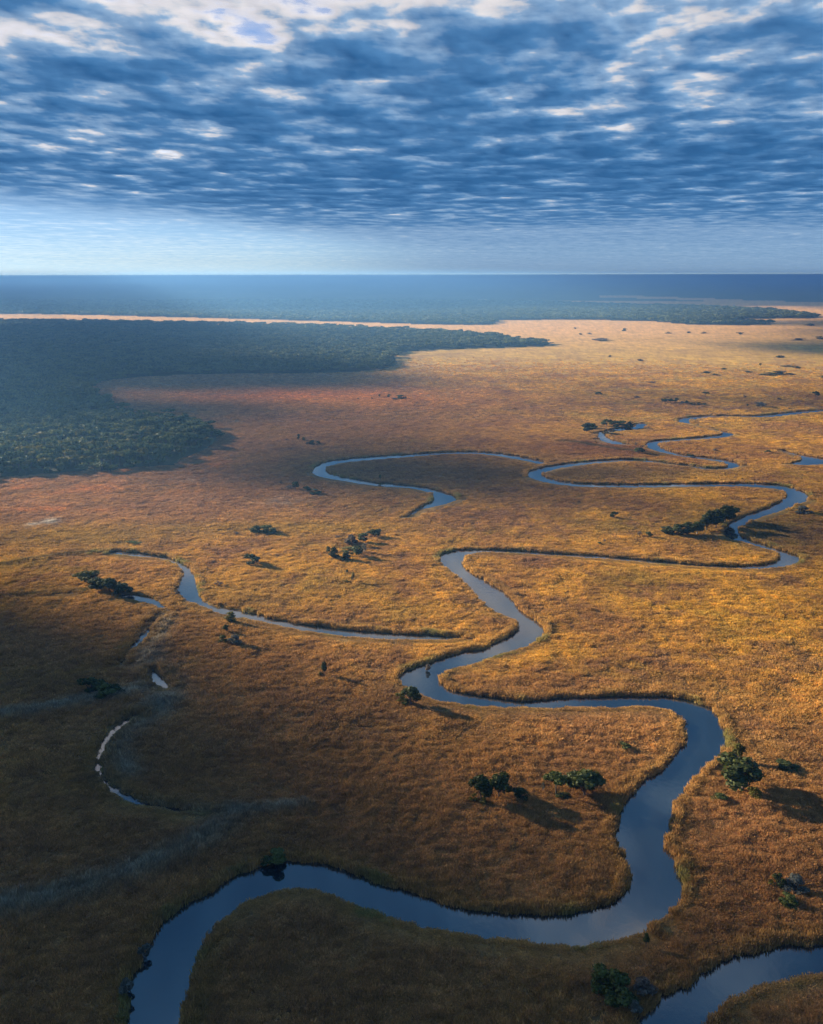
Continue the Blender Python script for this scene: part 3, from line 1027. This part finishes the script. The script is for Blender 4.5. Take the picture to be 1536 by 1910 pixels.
# PLANT LIST (pixel of the foot, height and width in pixels, shape, leaf tone, label)
PLANTS += [
    # right bank of the near bend
    (1382, 1478, 66, 78, 'tree', 'dark', 'largest round dark tree, beside the right bank of the near river bend'),
    (1375, 1420, 32, 24, 'slim', 'yellow', 'pointed yellowish tree just behind the large round tree on the right bank'),
    (1465, 1436, 17, 36, 'shrub', 'dark', 'low dark bush in golden grass right of the large round tree'),
    (1340, 1492, 14, 28, 'shrub', 'mid', 'low bush on the bank in front and left of the large round tree'),
    (1406, 1488, 20, 24, 'shrub', 'yellow', 'straw coloured bush at the right foot of the large round tree'),
    # clump on the near meadow
    (897, 1498, 52, 40, 'tree', 'dark', 'dark leaning tree at the left end of the near meadow clump'),
    (930, 1490, 46, 42, 'tree', 'dark', 'dark broad tree joined to the leaning one in the near meadow clump'),
    (880, 1494, 14, 15, 'shrub', 'yellow', 'small pale yellow bush at the left foot of the near meadow clump'),
    (901, 1500, 13, 17, 'shrub', 'yellow', 'small yellow green bush in front of the dark leaning tree'),
    (970, 1489, 22, 30, 'shrub', 'dark', 'dark rounded bush between the two meadow tree clumps'),
    (1012, 1476, 16, 7, 'bare', 'grey', 'thin pale dead stem left of the white trunked tree'),
    (1036, 1484, 42, 36, 'umbrella', 'mid', 'light green tree with a pale trunk, left of the widest meadow tree'),
    (1060, 1462, 24, 32, 'shrub', 'dark', 'dark bush half hidden behind the pale trunked tree'),
    (1090, 1487, 54, 64, 'tree', 'dark', 'wide dark tree at the right end of the near meadow clumps'),
    (1050, 1487, 11, 26, 'shrub', 'dark', 'low dark scrub at the foot of the pale trunked tree'),
    (1165, 1398, 13, 20, 'shrub', 'dark', 'small dark bush alone inside the near meadow meander'),
    # middle stretch of the river
    (767, 1316, 38, 36, 'tree', 'dark', 'dark tree on the left river bank at the sharp elbow'),
    (746, 1309, 17, 17, 'shrub', 'yellow', 'pale yellow bush left of the tree at the river elbow'),
    (755, 1315, 14, 14, 'shrub', 'mid', 'small green bush under the tree at the river elbow'),
    (604, 1261, 27, 16, 'slim', 'dark', 'narrow dark tree alone in grass left of the river elbow'),
    (597, 1261, 9, 10, 'shrub', 'yellow', 'tiny bright yellow bush at the foot of the narrow lone tree'),
    (797, 1250, 12, 11, 'shrub', 'bare', 'dark tussock standing in the water above the river elbow'),
    # by the left stream
    (160, 1088, 25, 38, 'tree', 'yellow', 'yellow green tree at the left end of the streamside clump'),
    (180, 1101, 25, 30, 'tree', 'dark', 'dark tree right behind the yellow green one by the small stream'),
    (205, 1105, 29, 38, 'tree', 'dark', 'tallest dark tree in the middle of the streamside clump'),
    (228, 1107, 20, 32, 'shrub', 'dark', 'dark bush at the right end of the streamside clump'),
    (172, 1289, 29, 36, 'shrub', 'dark', 'dark bush at the left of the trio below the white pools'),
    (196, 1298, 27, 46, 'shrub', 'mid', 'widest green bush in front of the trio below the white pools'),
    (216, 1291, 18, 22, 'shrub', 'dark', 'small dark bush at the right of the trio below the white pools'),
    (431, 1160, 21, 22, 'shrub', 'yellow', 'yellow topped bush on the edge of the white stream'),
    (420, 1179, 15, 13, 'slim', 'dark', 'thin dark bush just below the bush on the white stream'),
    (438, 1202, 21, 26, 'shrub', 'grey', 'grey green bush below the thin dark one by the white stream'),
    (415, 1197, 14, 17, 'shrub', 'yellow', 'small yellow bush left of the grey green one'),
    (407, 1092, 10, 15, 'bare', 'bare', 'leafless brown shrub on the grass right of the wide white stream'),
    (330, 1108, 8, 10, 'shrub', 'bare', 'dark tussock at the left edge of the wide white stream'),
    # grassland between stream and river
    (478, 993, 15, 27, 'shrub', 'dark', 'dark flat bush, left half of the pair above the lone round bush'),
    (500, 994, 17, 28, 'shrub', 'mid', 'green flat bush, right half of the pair above the lone round bush'),
    (441, 997, 7, 11, 'bare', 'bare', 'small dry shrub left of the pair of flat bushes'),
    (508, 997, 6, 8, 'bare', 'grey', 'small grey dry shrub at the foot of the pair of flat bushes'),
    (471, 1053, 22, 28, 'shrub', 'dark', 'lone round dark bush with a long shadow in mid grassland'),
    (622, 1041, 22, 23, 'shrub', 'dark', 'dark bush at the lower left of the central thicket'),
    (646, 1045, 19, 24, 'shrub', 'dark', 'dark bush at the front of the central thicket'),
    (668, 1039, 22, 22, 'tree', 'dark', 'dark tree at the lower right of the central thicket'),
    (612, 1030, 12, 10, 'slim', 'yellow', 'thin yellow bush on the left edge of the central thicket'),
    (650, 1027, 10, 28, 'shrub', 'yellow', 'low yellow bush in the heart of the central thicket'),
    (655, 1015, 20, 23, 'shrub', 'bare', 'purplish leafless bush at the upper left of the central thicket'),
    (677, 1012, 19, 20, 'tree', 'dark', 'dark tree behind the leafless bush of the central thicket'),
    (698, 1003, 17, 25, 'tree', 'dark', 'round dark tree at the upper right tip of the central thicket'),
    (679, 1031, 20, 13, 'bare', 'grey', 'pale dead tree on the right edge of the central thicket'),
    (628, 1005, 8, 12, 'bare', 'bare', 'faint dry shrub above and left of the central thicket'),
    (658, 1087, 20, 9, 'slim', 'yellow', 'slender yellowish tree below the central thicket'),
    (647, 1071, 9, 6, 'slim', 'dark', 'tiny dark upright bush above the slender yellowish tree'),
    (647, 1088, 7, 10, 'shrub', 'yellow', 'tiny yellow bush at the foot of the slender yellowish tree'),
    (250, 1013, 6, 24, 'shrub', 'mid', 'low green bush just above the left stream head'),
    # row above the side channel's end
    (524, 903, 8, 8, 'bare', 'bare', 'small brown shrub at the left of the row by the side channel'),
    (536, 911, 6, 14, 'shrub', 'grey', 'low greyish bush beside the tallest tree of the row by the side channel'),
    (551, 914, 17, 14, 'tree', 'dark', 'tallest tree of the row left of the side channel'),
    (573, 918, 12, 14, 'tree', 'dark', 'middle dark tree of the row left of the side channel'),
    (588, 922, 11, 20, 'shrub', 'dark', 'wide dark bush ending the row left of the side channel'),
    (709, 903, 17, 8, 'palm', 'dark', 'slim dark tree on the very edge of the side channel'),
    (709, 906, 6, 10, 'shrub', 'dark', 'dark bush hanging over the water below the slim channel tree'),
    (535, 821, 3, 6, 'bare', 'bare', 'tiny shrub at the left of the dusky plain group'),
    (557, 822, 13, 7, 'slim', 'dark', 'tallest narrow tree of the group on the dusky brown plain'),
    (566, 822, 7, 8, 'shrub', 'dark', 'small bush touching the narrow tree on the dusky plain'),
    (573, 829, 5, 7, 'shrub', 'grey', 'low grey bush left of the round one on the dusky plain'),
    (582, 829, 9, 14, 'shrub', 'dark', 'round dark bush in the middle of the dusky plain group'),
    (594, 828, 6, 8, 'shrub', 'dark', 'small dark bush at the right of the dusky plain group'),
    (668, 745, 3, 4, 'shrub', 'dark', 'tiny speck of a bush left on the rust red strip'),
    (694, 745, 4, 4, 'shrub', 'dark', 'tiny dark bush second from left on the rust red strip'),
    (708, 741, 6, 6, 'slim', 'dark', 'small upright tree on the rust red strip'),
    (726, 742, 7, 7, 'tree', 'dark', 'small round tree left of the wide bush on the red strip'),
    (735, 745, 4, 12, 'shrub', 'grey', 'low grey scrub between round tree and wide bush on red strip'),
    (748, 744, 8, 19, 'shrub', 'dark', 'widest dark bush on the rust red strip'),
    # long grove by the far bend
    (1245, 997, 16, 25, 'shrub', 'dark', 'low bush at the left tip of the long riverside grove'),
    (1262, 999, 22, 28, 'shrub', 'dark', 'second bush from the left tip of the long riverside grove'),
    (1282, 999, 25, 30, 'tree', 'dark', 'third tree from the left in the long riverside grove'),
    (1300, 998, 25, 30, 'tree', 'mid', 'fourth tree from the left, greener, in the long riverside grove'),
    (1318, 992, 31, 30, 'tree', 'dark', 'fifth tree from the left in the long riverside grove'),
    (1335, 986, 35, 32, 'tree', 'dark', 'sixth and tall tree of the long riverside grove'),
    (1352, 979, 35, 32, 'tree', 'dark', 'tall round tree next to the water end of the riverside grove'),
    (1360, 974, 29, 28, 'tree', 'dark', 'last tree of the riverside grove, leaning over the water'),
    (1144, 968, 14, 14, 'tree', 'dark', 'lone small round tree left of the long riverside grove'),
    (1210, 1004, 12, 12, 'tree', 'dark', 'small dark tree just left of the long riverside grove'),
    (1192, 1001, 10, 10, 'bare', 'bare', 'leafless shrub left of the small tree by the grove'),
    (1118, 1018, 7, 11, 'shrub', 'mid', 'small green bush in yellow grass above the long river reach'),
    (1127, 1013, 8, 6, 'bare', 'bare', 'thin dry stem beside the small green bush'),
    (1497, 959, 14, 27, 'shrub', 'grey', 'low dull bush on the right bank above the far bend'),
    # island pool
    (1095, 807, 18, 25, 'tree', 'dark', 'round dark tree at the left end of the far island pool'),
    (1107, 801, 11, 15, 'shrub', 'mid', 'green bush right behind the round tree by the island pool'),
    (1130, 796, 14, 19, 'tree', 'dark', 'first tree from left of the row over the island pool'),
    (1145, 798, 13, 21, 'tree', 'dark', 'second tree from left of the row over the island pool'),
    (1160, 798, 13, 21, 'tree', 'mid', 'third, greener tree of the row over the island pool'),
    (1176, 798, 12, 21, 'shrub', 'dark', 'last bush of the row over the island pool'),
    (1192, 848, 13, 20, 'tree', 'dark', 'dark tree on the neck of land between far river and pool'),
    (1185, 832, 7, 8, 'bare', 'bare', 'small brown shrub above the tree on the far river neck'),
    (1290, 852, 4, 15, 'shrub', 'dark', 'low dark scrub on the inner bank of the far loop'),
    (1333, 843, 5, 10, 'shrub', 'bare', 'small brown bush in the meadow right of the far loop'),
    (1433, 846, 6, 12, 'shrub', 'dark', 'small dark bush left of the far right pond'),
    # golden plain beyond the river
    (1116, 737, 6, 13, 'shrub', 'dark', 'small dark bush far out at the left of the golden plain'),
    (1188, 743, 4, 10, 'shrub', 'bare', 'small reddish bush between lone bush and tree line'),
    (1240, 752, 8, 12, 'tree', 'dark', 'leftmost tree of the dark line on the golden plain'),
    (1251, 752, 8, 11, 'tree', 'dark', 'second tree of the dark line on the golden plain'),
    (1261, 753, 10, 9, 'tree', 'dark', 'tallest tree of the dark line on the golden plain'),
    (1272, 754, 5, 10, 'shrub', 'grey', 'greyish bush in the middle of the dark tree line'),
    (1280, 755, 7, 10, 'tree', 'dark', 'round tree right of the greyish bush in the dark line'),
    (1292, 756, 5, 11, 'shrub', 'dark', 'low bush near the right of the dark tree line'),
    (1304, 756, 5, 10, 'shrub', 'dark', 'next to last bush of the dark tree line'),
    (1314, 757, 4, 9, 'shrub', 'dark', 'last low bush at the right end of the dark tree line'),
    (1316, 742, 10, 10, 'umbrella', 'dark', 'lone tree with a visible trunk above the dark tree line'),
    (1389, 743, 5, 5, 'shrub', 'bare', 'tiny bush right of the lone trunked tree'),
    (1418, 760, 9, 19, 'shrub', 'grey', 'pale sided bush just above the far river reach'),
    (1394, 760, 5, 6, 'slim', 'dark', 'tiny upright bush left of the pale sided bush'),
    (1453, 747, 4, 9, 'shrub', 'bare', 'faint bush above the far river at right'),
    (1522, 742, 10, 12, 'tree', 'dark', 'dark tree at the right edge of the golden plain'),
    (1536, 707, 5, 9, 'shrub', 'dark', 'dark bush at the right border above the edge tree'),
    (1318, 697, 4, 21, 'shrub', 'dark', 'flat bush at the left of the far broken thicket'),
    (1335, 701, 3, 15, 'shrub', 'dark', 'flat bush below the left end of the far broken thicket'),
    (1350, 690, 3, 12, 'shrub', 'dark', 'small flat bush above the left end of the far broken thicket'),
    (1395, 696, 3, 12, 'shrub', 'dark', 'flat bush between the two halves of the far broken thicket'),
    (1428, 701, 5, 21, 'shrub', 'dark', 'wide bush at the left of the far right thicket'),
    (1450, 699, 6, 27, 'shrub', 'dark', 'widest bush in the middle of the far right thicket'),
    (1475, 700, 3, 15, 'shrub', 'dark', 'low bush at the right of the far right thicket'),
    (1418, 684, 5, 6, 'slim', 'dark', 'small upright bush above the far right thicket'),
    (1466, 685, 3, 17, 'shrub', 'dark', 'flat bush above the middle of the far right thicket'),
    (1486, 688, 4, 15, 'shrub', 'dark', 'flat bush above the right end of the far right thicket'),
    (1455, 668, 4, 15, 'shrub', 'dark', 'lone flat bush far out above the far right thicket'),
    (1216, 715, 3, 14, 'shrub', 'bare', 'faint flat bush at the tip of the pale curved grass line'),
    (1138, 666, 3, 8, 'shrub', 'bare', 'tiny bush far out on the left of the bright plain'),
    (1194, 674, 4, 11, 'shrub', 'bare', 'small bush far out in the middle of the bright plain'),
    (1120, 636, 5, 27, 'shrub', 'bare', 'wide reddish scrub on the pale plain below the far woods'),
    (1165, 618, 5, 10, 'shrub', 'dark', 'pale backed bush nearest the middle of the far woods'),
    (1073, 614, 3, 5, 'shrub', 'dark', 'tiny speck bush on the pale plain, leftmost there'),
    (1083, 625, 3, 7, 'shrub', 'dark', 'tiny bush left of its twin on the pale plain'),
    (1100, 624, 3, 8, 'shrub', 'dark', 'tiny bush right of its twin on the pale plain'),
    (1246, 623, 3, 11, 'shrub', 'dark', 'small bush at the centre of the pale far plain'),
    (1285, 622, 3, 8, 'shrub', 'dark', 'small bush right of centre on the pale far plain'),
    (1313, 623, 3, 10, 'shrub', 'dark', 'small low bush further right on the pale far plain'),
    (1381, 625, 4, 10, 'shrub', 'dark', 'dark bush at the right end of the pale far plain'),
    (1490, 636, 4, 22, 'shrub', 'bare', 'long low scrub near the right border of the pale plain'),
    (1530, 634, 5, 15, 'shrub', 'dark', 'dark bush at the right border of the pale plain'),
    (1512, 609, 4, 16, 'shrub', 'dark', 'flat bush at the right border just below the far woods'),
    # foreground banks
    (515, 1608, 24, 36, 'shrub', 'mid', 'green bush on the far bank of the foreground bend'),
    (496, 1612, 18, 22, 'shrub', 'dark', 'small dark bush left of the green one on the foreground bank'),
    (1120, 1842, 36, 42, 'shrub', 'mid', 'bushy green shrub at the left of the thicket between the two channels'),
    (1143, 1852, 42, 46, 'shrub', 'mid', 'tall green bush in the middle of the thicket between the channels'),
    (1160, 1876, 36, 46, 'shrub', 'mid', 'broad green bush at the front of the thicket between the channels'),
    (1196, 1852, 30, 44, 'shrub', 'bare', 'purplish leafless bush at the right of the thicket between the channels'),
    (1180, 1888, 22, 28, 'shrub', 'grey', 'small grey bush leaning over the corner pond'),
    (1203, 1768, 24, 14, 'slim', 'dark', 'dark narrow bush in the notch of the river bank'),
    (268, 1782, 20, 18, 'shrub', 'grey', 'grey green bush on the outer bank at lower left'),
    (235, 1850, 26, 22, 'shrub', 'grey', 'larger grey green bush on the outer bank near the bottom'),
    (1452, 1656, 24, 19, 'shrub', 'dark', 'dark upright bush on the rust brown meadow at right'),
    (1436, 1653, 12, 14, 'shrub', 'yellow', 'small yellowish bush at the left of the dark upright one'),
    (1480, 1661, 26, 36, 'shrub', 'grey', 'pale grey bush right of the dark upright one'),
    (1472, 1691, 22, 34, 'shrub', 'mid', 'green bush in front of the pale grey one on the right meadow'),
]
build_plants()


# ------------------------------------------------------------------ the woods
def forest_points(poly, r0, r1, gap0, gap1):
    """Jittered rows, wider apart with distance, inside an outline."""
    out = []
    y = max(poly[:, 1].min(), r0)
    top = min(poly[:, 1].max(), r1)
    while y < top:
        k = (y - r0) / (r1 - r0)
        gap = gap0 + (gap1 - gap0) * k
        lim = y * math.tan(R(28))
        x = np.arange(max(poly[:, 0].min(), -lim), min(poly[:, 0].max(), lim), gap)
        x = x + rng.uniform(-.45, .45, len(x)) * gap
        yy = y + rng.uniform(-.45, .45, len(x)) * gap
        out.append(np.stack([x, yy, np.full(len(x), gap)], 1))
        y += gap
    p = np.vstack(out)
    jx, jy = 16 * fbm(p[:, 0] / 45, p[:, 1] / 45, 88, 3), 22 * fbm(p[:, 0] / 45, p[:, 1] / 45, 89, 3)
    return p[inside(p[:, 0] + jx + rng.normal(0, 3, len(p)), p[:, 1] + jy + rng.normal(0, 4, len(p)), poly)]


def build_forest():
    pts = forest_points(FOREST, 560, 3000, 6.3, 17)
    d = seg_dist(pts[:, 0], pts[:, 1], FOREST)
    rr = np.hypot(pts[:, 0], pts[:, 1])
    keep = rng.uniform(0, 1, len(pts)) < np.where(d < 8, .6, .97)
    pts, d, rr = pts[keep], d[keep], rr[keep]
    n = len(pts)
    w = pts[:, 2] * rng.uniform(.8, 1.9, n)
    h = rng.uniform(4.5, 11.0, n) * (1 + .25 * fbm(pts[:, 0] / 60, pts[:, 1] / 60, 80, 3)) * np.where(d < 8, .75, 1)
    protos = [make_tree(900 + k, 'umbrella' if k % 3 else 'tree', 230, .115, LEAF['wood']) for k in range(6)]
    # the three hundred that show largest, one by one
    vis = np.abs(np.arctan2(pts[:, 0], pts[:, 1])) < R(23.2)
    order = np.argsort(np.where(vis, rr, 1e9))
    own = order[:300]
    sunny = [make_tree(980 + k, 'umbrella', 230, .115, LEAF['yellow']) for k in range(3)]  # yellow crowns stand in for sunlight on the front trees
    for i in own:
        gold = rng.uniform() < .22
        tr, cr = sunny[rng.integers(0, 3)] if gold else protos[rng.integers(0, 6)]
        root = bpy.data.objects.new('forest_tree', None)
        COL.objects.link(root)
        root.location = (pts[i, 0], pts[i, 1], 0)
        root.rotation_euler = (0, 0, rng.uniform(0, 6.28))
        root.scale = (w[i], w[i], h[i])
        if gold:
            tag(root, 'yellowish flat topped tree in the front ranks of the dark forest', 'tree', 'yellowish trees in the front ranks of the forest')
        else:
            tag(root, 'dark green tree in the front ranks of the dark forest', 'tree', 'dark green trees in the front ranks of the forest')
        link('trunk', tr, root)
        link('crown', cr, root)
    rest = np.setdiff1d(np.arange(n), own)
    whole = []
    for k, (tr, cr) in enumerate(protos):
        cv = np.empty(len(cr.vertices) * 3, np.float32)
        cr.vertices.foreach_get('co', cv)
        whole.append(cr)
    m = len(rest)
    rot = np.zeros((m, 3))
    rot[:, 2] = rng.uniform(0, 6.28, m)
    xyz = np.stack([pts[rest, 0], pts[rest, 1], np.zeros(m)], 1)
    scatter('forest', whole, xyz, rot, np.stack([w[rest], w[rest], h[rest]], 1), np.zeros((m, 3)), rng.integers(0, 6, m))
    # woods beyond the pale strip
    q = forest_points(FAR_WOODS[0], 2400, 4800, 17, 30)
    m2 = len(q)
    w2 = q[:, 2] * rng.uniform(1.0, 1.6, m2)
    h2 = rng.uniform(6, 11, m2)
    rot = np.zeros((m2, 3))
    rot[:, 2] = rng.uniform(0, 6.28, m2)
    low = [make_tree(950 + k, 'tree', 90, .17, LEAF['wood'])[1] for k in range(4)]
    scatter('far_woods', low, np.stack([q[:, 0], q[:, 1], np.zeros(m2)], 1), rot, np.stack([w2, w2, h2], 1), np.zeros((m2, 3)), rng.integers(0, 4, m2))
    print('forest', n, 'far', m2)


build_forest()
